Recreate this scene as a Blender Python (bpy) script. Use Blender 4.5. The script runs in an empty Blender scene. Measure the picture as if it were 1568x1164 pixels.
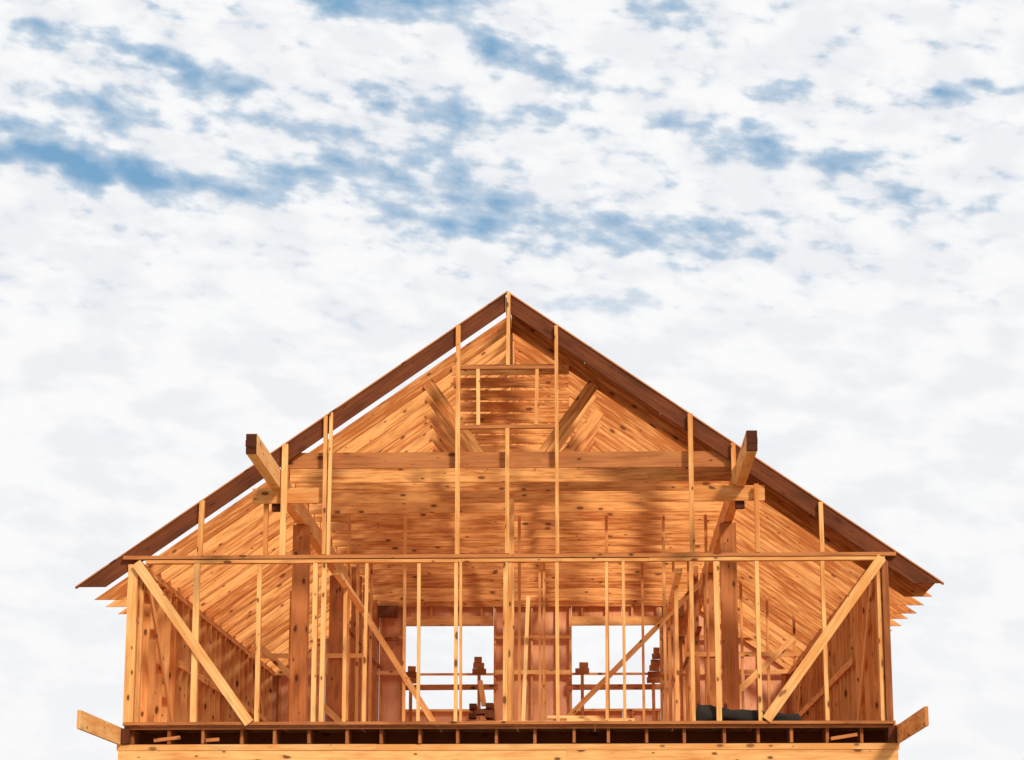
import bpy, math, random
from mathutils import Vector, noise
random.seed(7)
sc = bpy.context.scene
try:
    sc.view_settings.view_transform='Standard'; sc.view_settings.look='None'; sc.view_settings.exposure=0
except Exception: pass

# ------------------------------------------------------------------ node helpers
class NT:
    def __init__(s,t): s.t=t
    def n(s,k,**p):
        x=s.t.nodes.new(k)
        for a,b in p.items(): setattr(x,a,b)
        return x
    def put(s,sock,v):
        if isinstance(v,bpy.types.NodeSocket): s.t.links.new(v,sock)
        else: sock.default_value=v
    def m(s,op,a,b=None,c=None,clamp=False):
        x=s.n('ShaderNodeMath',operation=op,use_clamp=clamp)
        s.put(x.inputs[0],a)
        if b is not None: s.put(x.inputs[1],b)
        if c is not None: s.put(x.inputs[2],c)
        return x.outputs[0]
    def mix(s,f,a,b,blend='MIX'):
        x=s.n('ShaderNodeMix',data_type='RGBA',blend_type=blend)
        s.put(x.inputs[0],f); s.put(x.inputs[6],a); s.put(x.inputs[7],b)
        return x.outputs[2]
    def ss(s,v,lo,hi):
        x=s.n('ShaderNodeMapRange',interpolation_type='SMOOTHSTEP')
        s.put(x.inputs[0],v); x.inputs[1].default_value=lo; x.inputs[2].default_value=hi
        return x.outputs[0]
    def comb(s,x,y,z=0.0):
        c=s.n('ShaderNodeCombineXYZ')
        s.put(c.inputs[0],x); s.put(c.inputs[1],y); s.put(c.inputs[2],z)
        return c.outputs[0]
    def noise(s,vec,scale,detail=4,rough=.5,dist=0.0,dim='3D'):
        x=s.n('ShaderNodeTexNoise',noise_dimensions=dim); s.put(x.inputs['Vector'],vec)
        x.inputs['Scale'].default_value=scale; x.inputs['Detail'].default_value=detail
        x.inputs['Roughness'].default_value=rough; x.inputs['Distortion'].default_value=dist
        return x.outputs[0]

def wood(name, light, dark, knot=(0.08,0.018,0.004,1), knots=1.0, rough=.75, streak=.55):
    m=bpy.data.materials.new(name); m.use_nodes=True; t=m.node_tree; N=NT(t)
    b=t.nodes['Principled BSDF']; b.inputs['Roughness'].default_value=rough
    b.inputs['Specular IOR Level'].default_value=.15
    uv=N.n('ShaderNodeUVMap',uv_map='UVMap').outputs[0]
    sp=N.n('ShaderNodeSeparateXYZ'); t.links.new(uv,sp.inputs[0]); u,v=sp.outputs[0],sp.outputs[1]
    tone=N.n('ShaderNodeAttribute',attribute_name='tone').outputs['Fac']
    g1=N.noise(N.comb(N.m('MULTIPLY',u,.9),N.m('MULTIPLY',v,15)),1.5,3,.6,dim='2D')
    g2=N.noise(N.comb(N.m('MULTIPLY',u,3),N.m('MULTIPLY',v,70)),1.5,1,.6,dim='2D')
    big=N.noise(N.comb(N.m('MULTIPLY',u,.8),N.m('MULTIPLY',v,2.4)),1.3,2,.55,dim='2D')
    f=N.m('ADD',N.m('MULTIPLY',N.m('SUBTRACT',g1,.5),2.3*streak),N.m('MULTIPLY',N.m('SUBTRACT',g2,.5),.9*streak))
    f=N.m('ADD',f,N.m('MULTIPLY',N.m('SUBTRACT',big,.5),1.3))
    f=N.m('ADD',f,tone,clamp=True)
    col=N.mix(f,dark+(1,),light+(1,))
    # weather stains
    col=N.mix(N.m('MULTIPLY',N.ss(big,.62,.80),.5),col,tuple(x*.55 for x in dark)+(1,))
    if knots>0:
        vo=N.n('ShaderNodeTexVoronoi',voronoi_dimensions='2D',feature='F1')
        t.links.new(N.comb(N.m('MULTIPLY',u,2.4),N.m('MULTIPLY',v,5.0)),vo.inputs['Vector'])
        vo.inputs['Scale'].default_value=1.0
        d=N.m('ADD',vo.outputs['Distance'],N.m('MULTIPLY',N.m('SUBTRACT',g2,.5),.06))
        sz=N.n('ShaderNodeSeparateColor'); t.links.new(vo.outputs['Color'],sz.inputs[0])
        r=N.m('MULTIPLY',N.m('POWER',sz.outputs[0],2.1),.15)
        k=N.ss(N.m('SUBTRACT',r,d),-.035,.025)
        halo=N.ss(N.m('SUBTRACT',N.m('MULTIPLY',r,2.6),d),-.02,.3)
        col=N.mix(N.m('MULTIPLY',halo,.4*knots),col,tuple(x*.7 for x in dark)+(1,))
        col=N.mix(N.m('MULTIPLY',k,.8*knots),col,knot)
    t.links.new(col,b.inputs['Base Color'])
    return m

PINE   =wood('pine_lumber',(.92,.49,.17),(.60,.20,.046))
RAFT   =wood('roof_lumber',(.91,.42,.13),(.46,.13,.026),streak=1.0,knots=.9)
STAIN  =wood('weathered_brown_lumber',(.21,.055,.016),(.08,.02,.007),knots=.8)
POST   =wood('old_post_timber',(.54,.19,.056),(.25,.07,.02))
PLY    =wood('plywood_sheathing',(.90,.48,.26),(.70,.28,.12),knots=.3,streak=.4)
PALE   =wood('fresh_pale_lumber',(.93,.58,.24),(.72,.30,.08),knots=.8)
DARK   =wood('dark_scrap_timber',(.07,.03,.02),(.02,.01,.008),knots=0)
MATS=[PINE,RAFT,STAIN,POST,PLY,PALE,DARK]
iPINE,iRAFT,iSTAIN,iPOST,iPLY,iPALE,iDARK=range(7)

class Part:
    def __init__(s,name,parent=None):
        s.name=name; s.parent=parent; s.v=[]; s.f=[]; s.uv=[]; s.tone=[]; s.mi=[]
    def face(s,idx,uvs,tone,mi):
        s.f.append(idx); s.uv.append(uvs); s.tone.append(tone); s.mi.append(mi)
    def board(s,p0,p1,w,h,side=(1,0,0),tone=None,mat=iPINE,jit=.006):
        """timber from p0 to p1; w = size along 'side', h = other cross size"""
        j=lambda:Vector([random.uniform(-jit,jit) for _ in range(3)])
        p0=Vector(p0)+j(); p1=Vector(p1)+j()
        d=p1-p0; L=d.length; d.normalize()
        sd=Vector(side); sd=(sd-d*sd.dot(d)).normalized(); t=d.cross(sd)
        if tone is None: tone=random.uniform(.1,.9)
        ou,ov=random.uniform(0,90),random.uniform(0,90)
        b=len(s.v); a=w/2; c=h/2
        for q in (p0,p1):
            for (x,y) in ((-a,-c),(a,-c),(a,c),(-a,c)): s.v.append(q+sd*x+t*y)
        off=ov; dims=(w,h,w,h)
        for k in range(4):
            k2=(k+1)%4; e=dims[k]
            s.face((b+k,b+k2,b+4+k2,b+4+k),[(ou,off),(ou,off+e),(ou+L,off+e),(ou+L,off)],tone,mat); off+=e
        q=[(ou,ov),(ou+.05*w,ov+.2),(ou+.3*w,ov+.2),(ou+.3*w,ov)]
        s.face((b+3,b+2,b+1,b),q,tone-.35,mat); s.face((b+4,b+5,b+6,b+7),q,tone-.35,mat)
    def prism(s,prof,y0,y1,grain,tone=None,mat=iPINE):
        """profile polygon in XZ extruded from y0 to y1; grain = 2D direction"""
        if tone is None: tone=random.uniform(.1,.9)
        ou,ov=random.uniform(0,90),random.uniform(0,90)
        g=Vector(grain).normalized(); pr=Vector((-g.y,g.x)); n=len(prof); b=len(s.v)
        for y in (y0,y1):
            for (x,z) in prof: s.v.append(Vector((x,y,z)))
        U=[(ou+Vector(p).dot(g),ov+Vector(p).dot(pr)) for p in prof]
        area=sum(prof[i][0]*prof[(i+1)%n][1]-prof[(i+1)%n][0]*prof[i][1] for i in range(n))
        fr=list(range(n)); 
        if area<0: fr=fr[::-1]
        s.face([b+i for i in fr],[U[i] for i in fr],tone,mat)
        s.face([b+n+i for i in fr[::-1]],[U[i] for i in fr[::-1]],tone,mat)
        for i in range(n):
            k=(i+1)%n; th=y1-y0
            idx=(b+i,b+n+i,b+n+k,b+k); uu=[U[i],(U[i][0],U[i][1]+th),(U[k][0],U[k][1]+th),U[k]]
            if area<0: idx=idx[::-1]; uu=uu[::-1]
            s.face(idx,uu,tone,mat)
    def build(s):
        me=bpy.data.meshes.new(s.name); me.from_pydata([tuple(v) for v in s.v],[],[tuple(f) for f in s.f])
        for m in MATS: me.materials.append(m)
        ul=me.uv_layers.new(name='UVMap'); at=me.attributes.new('tone','FLOAT','FACE')
        for fi,p in enumerate(me.polygons):
            p.material_index=s.mi[fi]; at.data[fi].value=s.tone[fi]
            for k in range(len(s.uv[fi])): ul.data[p.loop_start+k].uv=s.uv[fi][k]
        o=bpy.data.objects.new(s.name,me); sc.collection.objects.link(o)
        if s.parent: o.parent=s.parent
        return o

def empty(name):
    e=bpy.data.objects.new(name,None); sc.collection.objects.link(e); return e
house=empty('unfinished_wooden_house')

# ------------------------------------------------------------------ dimensions (metres)
ZR=11.46; SL=.70; DV=.305     # ridge top, slope, vertical rafter depth
EAVE=6.79; HW=5.83; DK=4.65; PL=7.17; BACK=16.23
CT0,CT1=8.65,8.90             # collar ties
roof=lambda x: ZR-SL*abs(x)
TR=[1.35+.93*i for i in range(17)]

def rafter(part,sg,y0,y1,mat=iRAFT,tone=None,dz=0,dl=0):
    e=EAVE+dl
    xe=(ZR-e)/SL; xb=(ZR-DV-e)/SL
    part.prism([(sg*.025,ZR-.02+dz),(sg*xe,e+dz),(sg*xb,e+dz),(sg*.025,ZR-DV+dz)],y0,y1,(sg,-SL),tone,mat)

# barge rafters
p=Part('barge_rafters',house)
for sg in(-1,1): rafter(p,sg,0.0,.045,iSTAIN,.5)
for sg in(-1,1):   # plywood edge strip riding on the barge rafter
    x1=(ZR-EAVE)/SL+.03
    p.prism([(0.0,ZR),(sg*x1,ZR-SL*x1),(sg*x1,ZR-SL*x1+.024),(0.0,ZR+.024)],-.02,.10,(sg,-SL),.95,iPOST)
p.build()
# main rafters
p=Part('rafters',house)
for y in TR:
    for sg in(-1,1): 
        rafter(p,sg,y-.022,y+.022,dz=random.uniform(-.012,.012),dl=random.uniform(-.04,.04))
p.board((0,.05,ZR-.2),(0,BACK+.1,ZR-.2),.04,.28,tone=.5)
p.build()
# collar ties and truss webs
p=Part('collar_ties',house)
def tie(y,mat=iRAFT,tone=None,dz=0):
    xx=(ZR-.06-CT1)/SL
    p.board((-xx,y,(CT0+CT1)/2+dz),(xx,y,(CT0+CT1)/2+dz),.042,CT1-CT0,side=(0,1,0),mat=mat,tone=tone,jit=.012)
tie(.12,iPOST,.7)
for y in TR:
    tie(y-.05,dz=random.uniform(-.015,.015))
p.build()
p=Part('truss_webs',house)
for i,y in enumerate(TR):
    for sg in(-1,1):
        a=random.uniform(-.08,.08)
        p.board((sg*(1.4+a),y-.047,roof(1.4+a)-.22),(sg*(.38+a),y-.047,CT1-.04),.04,.19,side=(0,1,0),mat=iRAFT)
    z=10.50
    p.board((-.95,y-.095,z),(.95,y-.095,z),.04,.17,side=(0,1,0),mat=iRAFT,jit=.02)
    p.board((0,y-.05,z),(0,y-.05,ZR-.25),.09,.04,mat=iRAFT)
p.build()
# first-bay roof sheathing on the right-hand slope only (the rest is still open)
p=Part('roof_sheathing',house)
rows=[.01,1.22,2.44,3.66,4.88,6.1,6.62]
for i in range(len(rows)-1):
    xa,xb=rows[i]+.004,rows[i+1]-.004
    p.prism([(xa,roof(xa)+.002),(xb,roof(xb)+.002),(xb,roof(xb)+.018),(xa,roof(xa)+.018)],.11,1.36,(1,-SL),random.uniform(.3,.6),iPOST)
p.build()

# ------------------------------------------------------------------ front gable framing
p=Part('gable_studs',house)
def stud(x,z0,z1,w=.06,y=-.045,d=.09,mat=iPINE,tone=None,P=None):
    (P or p).board((x,y,z0),(x,y,z1),w,d,side=(1,0,0),mat=mat,tone=tone,jit=.01)
for x,w in((-4.76,.08),(-3.48,.09),(-2.84,.06),(-2.765,.05),(-.765,.07),(.785,.055),(2.86,.075),(4.85,.065)):
    stud(x,PL+.09,roof(x)-.01,w)
stud(3.86,PL+.09,8.33,.07); stud(3.53,8.33,roof(3.53)-.01,.07)
stud(-3.78,PL+.09,8.35,.07,y=.2)
stud(0.0,PL+.09,9.24,.06)
stud(0.02,10.26,ZR-.02,.055)
stud(-.45,9.30,10.19,.055,tone=.9); stud(.47,9.30,10.19,.055)
p.board((-.735,-.045,9.265),(.76,-.045,9.265),.05,.09,side=(0,0,1),mat=iPOST,tone=.8)
p.board((-.735,-.045,10.225),(.76,-.045,10.225),.05,.09,side=(0,0,1),mat=iPOST,tone=.8)
p.board((-3.98,.08,8.22),(-2.80,.08,8.22),.04,.24,side=(0,1,0),tone=.3)
p.board((2.87,.08,8.22),(4.0,.08,8.22),.04,.24,side=(0,1,0),tone=.25)
p.build()
p=Part('top_plates',house)
p.board((-5.95,-.03,PL+.055),(-.5,-.03,PL+.055),.055,.15,side=(0,0,1),mat=iPOST,tone=1.0)
p.board((-.5,-.03,PL+.062),(5.98,-.03,PL+.058),.055,.15,side=(0,0,1),mat=iPOST,tone=.9)
p.board((-5.6,-.03,PL-.005),(2.2,-.03,PL-.005),.05,.14,side=(0,0,1),tone=.3)
p.board((2.2,-.03,PL-.002),(5.80,-.03,PL-.002),.05,.14,side=(0,0,1),tone=.4)
p.build()

# ------------------------------------------------------------------ front wall lower framing
p=Part('front_wall_studs',house)
for x,w,t in((-4.80,.09,.9),(-3.82,.065,.6),(-2.96,.07,.9),(-2.83,.07,.8),(-2.17,.05,.5),(-1.35,.05,.7),(-.79,.055,.9),(-.71,.04,.4),
            (-.02,.07,.6),(.05,.05,.25),(.775,.055,.6),(1.53,.045,.6),(1.80,.045,.5),(2.83,.06,.5),(3.22,.08,.7),(3.84,.06,.8),(4.85,.06,.6)):
    stud(x,DK+.04,PL-.04,w,tone=t)
p.board((-5.80,0,DK),(-5.80,0,PL-.04),.15,.12,tone=.65)
p.board((-5.66,.03,DK),(-5.66,.03,PL-.04),.05,.09,tone=.2)
p.board((5.80,0,DK),(5.80,0,PL-.04),.10,.12,tone=.1,mat=iPOST)
p.board((5.70,.03,DK),(5.70,.03,PL-.04),.05,.09,tone=.6)
p.board((-5.74,-.11,PL-.02),(-3.92,-.11,DK+.02),.035,.15,side=(0,1,0),tone=.4,mat=iPALE)
p.board((5.76,-.11,PL),(3.93,-.11,DK+.05),.035,.15,side=(0,1,0),tone=.2,mat=iPALE)
p.board((-5.85,-.03,DK+.02),(.1,-.03,DK+.02),.045,.13,side=(0,0,1),mat=iPOST,tone=.6)
p.board((.1,-.03,DK+.018),(5.87,-.03,DK+.018),.045,.13,side=(0,0,1),mat=iPOST,tone=.7)
p.build()

# ------------------------------------------------------------------ purlin beams and posts
p=Part('purlin_beams',house)
for sg in(-1,1):
    zt=roof(3.62)-DV
    p.board((sg*3.62,-2.72,zt-.15),(sg*3.62,BACK,zt-.15),.15,.30,tone=.55,mat=iPALE if sg<0 else iPINE)  # left beam takes a paler wood: its sunlit side put into the colour
    for k in range(3):   # dark, ragged laminated end grain
        p.board((sg*3.62,-2.735-random.uniform(0,.04),zt-.05-.1*k),(sg*3.62,-2.70,zt-.05-.1*k),.154,.094,mat=iSTAIN,tone=random.uniform(-.2,.2),jit=.003)
    for y in(3.45,9.3): p.board((sg*3.62,y,DK),(sg*3.62,y,zt-.31),.27,.27,mat=iPOST,tone=.85)
    p.board((sg*3.62,.2,8.0),(sg*3.62,.2,zt-.3),.14,.14,mat=iSTAIN)
p.build()

# ------------------------------------------------------------------ side walls
p=Part('side_walls',house)
for sg in(-1,1):
    y=.35
    while y<BACK-.1:
        p.board((sg*5.76,y,DK+.04),(sg*5.76,y,PL-.09),.13,.05,tone=random.uniform(.3,1.0)); y+=.61
    p.board((sg*5.76,.06,PL-.06),(sg*5.76,BACK,PL-.06),.14,.05,tone=.5)
    p.board((sg*5.76,.06,PL-.005),(sg*5.76,BACK,PL-.005),.14,.05,tone=.35)
    p.board((sg*5.76,.06,DK+.02),(sg*5.76,BACK,DK+.02),.14,.045,tone=.5)
    for a,b in((.5,3.4),(12.8,15.6)):
        p.board((sg*5.68,a,PL-.1),(sg*5.68,b,DK+.1),.03,.12,tone=.5,mat=iPALE)
    p.board((sg*5.67,3.6,6.0),(sg*5.67,15.9,6.0),.03,.12,tone=.6)
    y=.0; k=0
    while y<BACK:
        yb=min(y+1.22,BACK+.06)
        p.board((sg*5.85,(y+yb)/2,4.42),(sg*5.85,(y+yb)/2,PL-.01),.014,yb-y-.006,mat=iPLY if k<3 else iPOST,jit=0,tone=random.uniform(.3,.8)); y+=1.22; k+=1  # deeper panels take a darker wood: interior shade put into the colour
    for i in range(len(TR)-1):
        p.board((sg*5.80,TR[i]+.03,PL+.10),(sg*5.80,TR[i+1]-.03,PL+.10),.04,.12,mat=iPOST)
p.build()

# ------------------------------------------------------------------ back wall with two window openings
p=Part('back_wall',house)
W=[(-2.81,-.85),(.89,2.84)]; ZS,ZT=6.37,8.22
def panel(x0,x1,z0,z1):
    if x1-x0<.02 or z1-z0<.02: return
    p.board(((x0+x1)/2,BACK+.09,z0),((x0+x1)/2,BACK+.09,z1),x1-x0-.006,.014,mat=iPLY,jit=0,tone=random.uniform(.35,.9))
cols=[-5.84,-4.6,-3.4,-2.81,-1.6,-.85,.0,.89,2.0,2.84,3.6,4.7,5.84]
def top_at(x0,x1): return min(roof(x0),roof(x1))-.03
for a,b in zip(cols[:-1],cols[1:]):
    inw=any(w0-.01<=a and b<=w1+.01 for w0,w1 in W)
    zt=top_at(a,b)
    if inw: panel(a,b,4.3,ZS); panel(a,b,ZT,zt)
    else:
        zm=min(6.9,zt); panel(a,b,4.3,zm); panel(a,b,zm,zt)
    za,zb=roof(a)-.02,roof(b)-.02
    if abs(za-zb)>.01 and a*b>=0:
        hi=(a,za) if za>zb else (b,zb)
        p.prism([(a,zt),(b,zt),hi],BACK+.084,BACK+.098,(0,1),.5,iPLY)
x=-5.6
while x<5.7:
    inw=[w for w in W if w[0]-.03<x<w[1]+.03]
    if inw:
        p.board((x,BACK+.02,DK),(x,BACK+.02,ZS-.05),.05,.1); p.board((x,BACK+.02,ZT+.2),(x,BACK+.02,roof(x)-.3),.05,.1)
    else: p.board((x,BACK+.02,DK),(x,BACK+.02,roof(x)-.3),.05,.1)
    x+=.56
for w0,w1 in W:
    for xx in(w0-.03,w1+.03): p.board((xx,BACK+.01,DK),(xx,BACK+.01,8.6),.055,.11)
    p.board((w0,BACK+.01,ZT+.10),(w1,BACK+.01,ZT+.10),.10,.2,side=(0,1,0))
    p.board((w0,BACK+.01,ZS-.03),(w1,BACK+.01,ZS-.03),.11,.05,side=(0,1,0),tone=.9)
for a,b in((-5.7,-2.85),(-.82,.85),(2.88,5.7)):
    p.board((a,BACK-.07,PL),(b,BACK-.07,PL),.06,.09,side=(0,1,0),tone=.8)
    p.board((a,BACK-.07,7.95),(b,BACK-.07,7.95),.06,.07,side=(0,1,0),tone=.3)
for w0,w1 in W:
    p.board((w0-.1,BACK-.09,6.84),(w1+.1,BACK-.09,6.84),.05,.12,side=(0,1,0),mat=iPOST,tone=.8)
    p.board((w0-.1,BACK-.08,7.13),(w1+.1,BACK-.08,7.13),.05,.05,side=(0,1,0),tone=.4)
for sg in(-1,1):
    p.board((sg*3.28,BACK-.12,8.40),(sg*3.28,BACK-.12,8.66),.62,.06,mat=iSTAIN,tone=.6)
    p.board((sg*3.28,BACK-.12,7.86),(sg*3.28,BACK-.12,7.95),.66,.06,mat=iPOST,tone=.2)
    p.board((sg*3.61,BACK-.13,7.2),(sg*3.61,BACK-.13,8.6),.07,.07,mat=iPOST,tone=.1)
p.build()

# ------------------------------------------------------------------ interior partitions
p=Part('interior_partitions',house)
Y=4.5
for x in(-2.91,-1.93,.06,1.58,2.57,3.3):
    p.board((x,Y,DK+.04),(x,Y,CT0),.05,.09)
p.board((-3.06,Y-.07,7.62),(-1.17,Y-.07,DK+.05),.03,.10,side=(0,1,0),tone=.6)
p.board((3.19,Y-.07,7.44),(.45,Y-.07,4.7),.03,.09,side=(0,1,0),tone=.6)
p.board((-3.4,Y,DK+.02),(3.4,Y,DK+.02),.045,.09,side=(0,0,1))
for sg in(-1,1):
    X=sg*2.66
    p.board((X,.1,7.02),(X,5.4,7.02),.10,.07,tone=.65,mat=iPALE)
    for y in(1.6,4.9): p.board((X,y,DK),(X,y,6.98),.06,.045,tone=random.uniform(.4,.9))
Y=9.2
for x in(-5.1,-4.5,-4.0,-3.2,-2.95,.32,.4,2.3,2.9,3.2,4.2,4.7,5.2):
    p.board((x,Y,DK),(x,Y,min(CT0,roof(x)-.3)),.05,.09)
p.board((-5.3,Y-.06,6.75),(-3.1,Y-.06,6.75),.03,.09,side=(0,1,0))
p.board((3.1,Y-.06,6.75),(5.3,Y-.06,6.75),.03,.09,side=(0,1,0))
p.board((-5.2,Y-.08,7.05),(-3.2,Y-.08,5.2),.03,.12,side=(0,1,0),tone=.8)
p.board((5.2,Y-.08,7.05),(3.2,Y-.08,5.2),.03,.12,side=(0,1,0),tone=.8)
# room dividers standing left and right between the posts and the back wall
for sg in(-1,1):
    for y in(10.4,11.6,12.8,14.0,15.2): p.board((sg*3.4,y,DK),(sg*3.4,y,CT0),.09,.05,mat=iPOST,tone=random.uniform(.5,1))
    p.board((sg*3.4,9.4,7.3),(sg*3.4,BACK,7.3),.09,.05,mat=iPOST)
p.board((.18,2.0,DK),(.28,2.0,6.9),.06,.04,tone=.9,mat=iPALE)
p.board((-.02,2.4,DK),(-.02,2.4,CT0),.1,.1,tone=.6)
p.build()

# ------------------------------------------------------------------ floor deck
p=Part('floor_deck',house)
x=-5.86
while x<5.8:
    p.board((x+.6,.04,DK-.012),(x+.6,BACK,DK-.012),1.19,.02,mat=iPLY,jit=0); x+=1.2
x=-5.75
while x<5.85:
    p.board((x,.03+random.uniform(-.02,.08),4.49),(x,BACK,4.49),.045,.23,mat=iPOST,tone=random.uniform(.5,1)); x+=.555+random.uniform(-.05,.05)
p.board((-5.8,.75,4.49),(5.8,.75,4.49),.04,.22,side=(0,1,0),mat=iPOST,tone=-.2)  # dark backing board, paints the shade in the cavities between joist ends
for x0,x1 in((-5.4,-5.0),(-4.6,-4.4),(4.9,5.3)):
    p.board((x0,.04,4.43),(x1,.07,4.44+random.uniform(0,.05)),.1,.05,side=(0,1,0),mat=iPOST,tone=1)
p.board((-5.85,-.01,DK-.045),(5.85,-.01,DK-.045),.03,.035,side=(0,1,0),mat=iPOST,tone=.3)
p.build()
p=Part('rim_beam',house)
p.board((-5.95,.02,4.315),(-2.0,.02,4.315),.12,.09,side=(0,1,0),mat=iPALE,tone=.2)
p.board((-2.0,.02,4.315),(5.92,.02,4.315),.12,.09,side=(0,1,0),mat=iPALE,tone=.1)
p.board((-5.93,.02,4.17),(.9,.02,4.17),.10,.19,side=(0,1,0),mat=iPINE,tone=.7)
p.board((.9,.02,4.17),(5.90,.02,4.17),.10,.19,side=(0,1,0),mat=iPINE,tone=.6)
p.build()
p=Part('ledger_planks',house)
p.board((-5.92,-2.95,4.49),(-5.92,.3,4.49),.05,.26,mat=iPALE,tone=.5)  # paler wood than the right plank: sunlight put into the colour
p.board((5.92,-3.1,4.49),(5.92,.3,4.49),.05,.26,mat=iPINE,tone=.3)
for sg in(-1,1):
    p.board((sg*5.84,-.02,4.37),(sg*5.84,-.02,4.6),.16,.1,mat=iSTAIN,tone=.2)
p.build()
# ------------------------------------------------------------------ ground storey
p=Part('lower_storey',house)
def lp(x0,x1,z0,z1,y=0.03,m=iPLY): p.board(((x0+x1)/2,y,z0),((x0+x1)/2,y,z1),x1-x0-.006,.02,mat=m,jit=0)
edges=[-5.85,-4.6,-3.0,-1.8,-.6,.6,1.8,3.0,4.6,5.85]
for a,b in zip(edges[:-1],edges[1:]):
    if (a,b) in((-4.6,-3.0),(3.0,4.6)): lp(a,b,.4,1.3); lp(a,b,2.6,4.07)
    elif (a,b)==(-.6,.6): lp(a,b,2.5,4.07)
    else: lp(a,b,.4,4.07)
for x in edges: p.board((x,.1,.4),(x,.1,4.07),.05,.1)
for sg in(-1,1):
    y=0.05
    while y<BACK:
        yb=min(y+1.22,BACK+.06); p.board((sg*5.85,(y+yb)/2,.4),(sg*5.85,(y+yb)/2,4.41),.02,yb-y-.006,mat=iPLY,jit=0); y+=1.22
p.board((0,BACK+.05,.4),(0,BACK+.05,4.29),11.6,.02,mat=iPLY,jit=0)
p.build()
cm=bpy.data.materials.new('concrete'); cm.use_nodes=True; N=NT(cm.node_tree)
tc=N.n('ShaderNodeTexCoord').outputs['Object']
cm.node_tree.links.new(N.mix(N.noise(tc,4,6,.6),(.22,.21,.2,1),(.42,.41,.39,1)),cm.node_tree.nodes['Principled BSDF'].inputs['Base Color'])
me=bpy.data.meshes.new('foundation'); 
vs=[(x,y,z) for z in(-.2,.4) for x,y in((-5.8,.08),(5.8,.08),(5.8,BACK),(-5.8,BACK))]
me.from_pydata(vs,[],[(0,3,2,1),(4,5,6,7),(0,1,5,4),(1,2,6,5),(2,3,7,6),(3,0,4,7)]); me.materials.append(cm)
fo=bpy.data.objects.new('foundation',me); sc.collection.objects.link(fo); fo.parent=house

# ------------------------------------------------------------------ things lying on the deck
ls=empty('scrap_lumber_stack')
p=Part('offcuts',ls)
for k in range(5):
    z=DK+.06+k*.085
    if k%2==0:
        for dx in(-.14,.14): p.board((-.45+dx,1.1,z),(-.45+dx,1.6,z),.12,.075,mat=iSTAIN if k>1 else iPOST,jit=.02)
    else:
        for dy in(1.2,1.5): p.board((-.72+.05*k,dy,z),(-.25,dy,z),.1,.075,side=(0,1,0),mat=iSTAIN if k>1 else iPOST,jit=.02)
p.board((-.40,1.3,DK+.4),(-.47,1.3,DK+.8),.08,.09,mat=iPOST)
p.board((-.95,1.0,DK+.06),(-.1,1.1,DK+.10),.12,.05,side=(0,0,1),mat=iPOST)
p.build()
pp=empty('plank_pile'); p=Part('planks',pp)
for k,(a,b) in enumerate(((-.2,1.9),(.9,1.95),(.6,1.4))):
    p.board((a,.5+.1*k,DK+.07+.05*k),(b,.55+.1*k,DK+.07+.05*k),.045,.14,side=(0,0,1),mat=iPALE,tone=.6)
p.build()
for (x,z0,z1,dx) in((-2.66,6.9,7.3,.03),(-1.15,7.1,7.5,-.05),(1.12,7.1,7.4,.1),(2.68,6.9,7.7,.05)):
    e=empty('timber_cribbing'); p=Part('blocks',e)
    p.board((x,BACK-.35,DK),(x,BACK-.35,z0),.07,.07,mat=iPOST,tone=.6)
    n=int((z1-z0)/.13)
    for k in range(n):
        wv=.3-.2*k/n
        p.board((x-wv/2+dx*k*.3,BACK-.35,z0+.13*k+.06),(x+wv/2+dx*k*.3,BACK-.35,z0+.13*k+.06),.1,.12,side=(0,1,0),mat=iPOST,tone=random.uniform(-.2,.5))
    p.build()
# rolled tarp
tm=bpy.data.materials.new('tarpaulin'); tm.use_nodes=True; N=NT(tm.node_tree)
tc=N.n('ShaderNodeTexCoord').outputs['Object']
tm.node_tree.links.new(N.mix(N.noise(tc,6,4,.6),(.012,.011,.010,1),(.045,.038,.026,1)),tm.node_tree.nodes['Principled BSDF'].inputs['Base Color'])
tm.node_tree.nodes['Principled BSDF'].inputs['Roughness'].default_value=.9
tm.node_tree.nodes['Principled BSDF'].inputs['Specular IOR Level'].default_value=.15
vs=[];fs=[];n=40;m=16
for i in range(n+1):
    t=i/n; x=2.86+1.62*t; r=.145*(1-.62*t**.8)*(1 if 0<i<n else .35)
    for k in range(m):
        a=2*math.pi*k/m
        rr=r*(1+.28*noise.noise(Vector((x*5,math.cos(a)*1.4,math.sin(a)*1.4)))+.12*math.sin(3*a+x*9))
        vs.append((x,.16+math.cos(a)*rr*1.1,DK+.045+r*.9+math.sin(a)*rr))
for i in range(n):
    for k in range(m): fs.append((i*m+k,i*m+(k+1)%m,(i+1)*m+(k+1)%m,(i+1)*m+k))
fs.append(tuple(range(m))); fs.append(tuple(n*m+k for k in range(m))[::-1])
me=bpy.data.meshes.new('rolled_tarp'); me.from_pydata(vs,[],fs); me.materials.append(tm)
for q in me.polygons: q.use_smooth=True
o=bpy.data.objects.new('rolled_tarp',me); sc.collection.objects.link(o)

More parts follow.
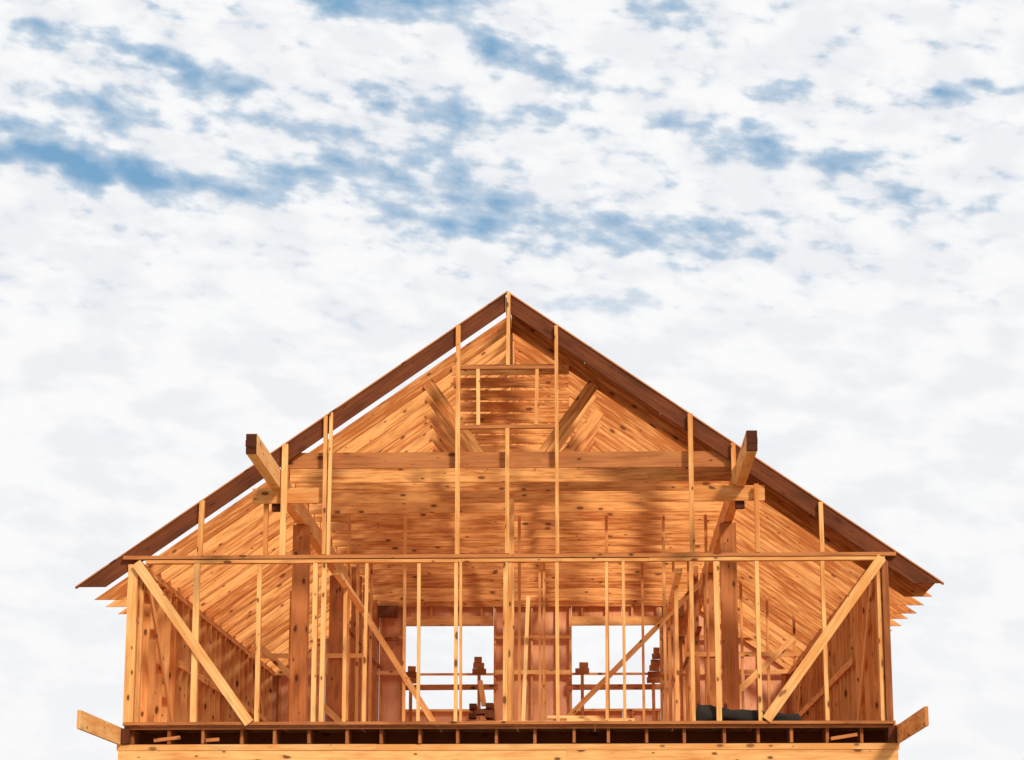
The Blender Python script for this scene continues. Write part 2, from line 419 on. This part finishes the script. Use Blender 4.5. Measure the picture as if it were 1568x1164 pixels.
# ------------------------------------------------------------------ ground
gm=bpy.data.materials.new('bare_earth'); gm.use_nodes=True; N=NT(gm.node_tree)
tc=N.n('ShaderNodeTexCoord').outputs['Object']
c=N.mix(N.noise(tc,.25,4,.65),(.26,.19,.12,1),(.42,.34,.24,1))
c=N.mix(N.ss(N.noise(tc,.03,3,.6),.55,.66),c,(.08,.11,.035,1))
gm.node_tree.links.new(c,gm.node_tree.nodes['Principled BSDF'].inputs['Base Color'])
gm.node_tree.nodes['Principled BSDF'].inputs['Roughness'].default_value=.95
me=bpy.data.meshes.new('ground'); R=1500
me.from_pydata([(-R,-R,0),(R,-R,0),(R,R,0),(-R,R,0)],[],[(0,1,2,3)]); me.materials.append(gm)
sc.collection.objects.link(bpy.data.objects.new('ground',me))

# ------------------------------------------------------------------ sun and sky
EL=math.radians(33); AZ=math.radians(28)
S=Vector((math.cos(EL)*math.sin(AZ),-math.cos(EL)*math.cos(AZ),math.sin(EL)))
sl=bpy.data.lights.new('sun','SUN'); sl.energy=2.8; sl.angle=math.radians(8); sl.color=(1,.94,.86)
so=bpy.data.objects.new('sun',sl); sc.collection.objects.link(so); so.rotation_euler=(-S).to_track_quat('-Z','Y').to_euler()
w=bpy.data.worlds.new('World'); sc.world=w; w.use_nodes=True; t=w.node_tree; N=NT(t)
bg=t.nodes['Background']; bg.inputs['Strength'].default_value=.1
sky=N.n('ShaderNodeTexSky',sky_type='NISHITA'); sky.sun_disc=False; sky.sun_elevation=EL; sky.sun_rotation=math.atan2(S.x,S.y)
d=N.n('ShaderNodeTexCoord').outputs['Generated']
sp=N.n('ShaderNodeSeparateXYZ'); t.links.new(d,sp.inputs[0])
az=N.m('MULTIPLY',N.m('ARCTAN2',sp.outputs[0],sp.outputs[1]),57.2958)
el=N.m('MULTIPLY',N.m('ARCSINE',sp.outputs[2]),57.2958)
wa=N.m('SUBTRACT',N.noise(N.comb(az,N.m('MULTIPLY',el,1.8)),.5,2,.5,dim='2D'),.5)
wb=N.m('SUBTRACT',N.noise(N.comb(N.m('ADD',az,31.0),N.m('MULTIPLY',el,1.8)),.5,2,.5,dim='2D'),.5)
A=N.m('ADD',az,N.m('MULTIPLY',wa,2.0)); E=N.m('ADD',el,N.m('MULTIPLY',wb,1.0))
# clear lanes between the cloud banks: azimuth, elevation, half-widths, slope, openness
blobs=[(-6.0,22.6,3.0,.6,-.05,1.9),(-10.2,20.5,1.9,.45,-.2,1.6),(-12.1,19.5,1.8,.4,-.1,1.4),(-13.6,18.3,2.2,.5,-.15,1.8),(-10.6,17.8,2.4,.4,-.1,1.3),
 (-7.4,18.1,1.8,.4,-.1,.75),(-4.6,18.4,2.6,1.0,-.1,.8),(-1.6,17.2,3.2,.6,-.05,.75),(2.4,16.6,3.0,.4,.0,.85),(-.8,20.6,1.5,.5,-.3,1.0),
 (2.15,22.2,.8,.6,0,1.1),(4.1,18.9,2.0,.35,-.15,1.1),(6.6,18.25,1.6,.3,-.1,1.),(5.,20.,.7,.4,0,1.),(9.5,19.8,1.8,.25,.05,.9),(8.7,17.3,2.,.35,-.2,.8),
 (.5,15.0,1.4,.3,-.1,.9),(-2.6,21.4,1.3,.4,-.3,1.0),(-14,21.,1.2,.3,0,1.2),(-3.2,19.7,2.6,.4,-.1,.85),(-7.8,19.3,1.6,.3,-.1,.8),(-3.5,16.9,2.,.35,0,.7)]
B=None
for (ca,ce,ra,re,rot,amp) in blobs:
    dx=N.m('SUBTRACT',A,ca)
    dx2=N.m('MULTIPLY',dx,1/ra)
    dyr=N.m('MULTIPLY',N.m('SUBTRACT',N.m('SUBTRACT',E,ce),N.m('MULTIPLY',dx,rot)),1/re)
    q=N.m('MULTIPLY_ADD',dx2,dx2,N.m('MULTIPLY',dyr,dyr))
    g=N.m('MULTIPLY',N.m('EXPONENT',N.m('MULTIPLY',q,-1.0)),amp)
    B=g if B is None else N.m('ADD',B,g)
B=N.m('ADD',B,N.m('MULTIPLY',N.ss(el,22,40),.5))
ve=N.m('ADD',N.m('MULTIPLY',el,2.1),N.m('MULTIPLY',az,.22))
fine=N.noise(N.comb(az,ve),.7,6,.5,dim='2D')
puff=N.noise(N.comb(N.m('ADD',az,50.0),ve),1.25,5,.5,dim='2D')
B=N.m('ADD',B,N.m('MULTIPLY',N.m('SUBTRACT',fine,.5),1.7))
B=N.m('ADD',B,N.m('MULTIPLY',N.m('SUBTRACT',puff,.5),2.0))
B=N.m('ADD',B,.08)
soft=N.ss(B,-.1,2.2); firm=N.ss(B,.3,.95)
blue=N.m('ADD',N.m('MULTIPLY',soft,.72),N.m('MULTIPLY',firm,.26))
sh=N.noise(N.comb(N.m('ADD',az,9.0),ve),.5,4,.5,dim='2D')
cloud=N.mix(N.ss(sh,.36,.62),(8.7,8.8,9.1,1),(9.65,9.65,9.7,1))
skc=N.mix(.2,(1.7,3.9,6.2,1),sky.outputs[0])
hi=N.ss(el,13,16.5)
blue=N.m('MULTIPLY',blue,N.m('MULTIPLY_ADD',hi,.9,.1))
col=N.mix(blue,cloud,skc)
hz=N.m('SUBTRACT',1.0,N.ss(el,0,12)); col=N.mix(N.m('MULTIPLY',hz,.7),col,(9.4,9.4,9.5,1))
t.links.new(col,bg.inputs['Color'])

# ------------------------------------------------------------------ camera
cd=bpy.data.cameras.new('camera'); cd.lens=82.65; cd.sensor_width=36; cd.clip_end=5000; cd.clip_start=.5
co=bpy.data.objects.new('camera',cd); sc.collection.objects.link(co)
co.location=(1.22,-36,1.6); co.rotation_euler=(math.radians(90+13.18),0,math.radians(1.82)); sc.camera=co
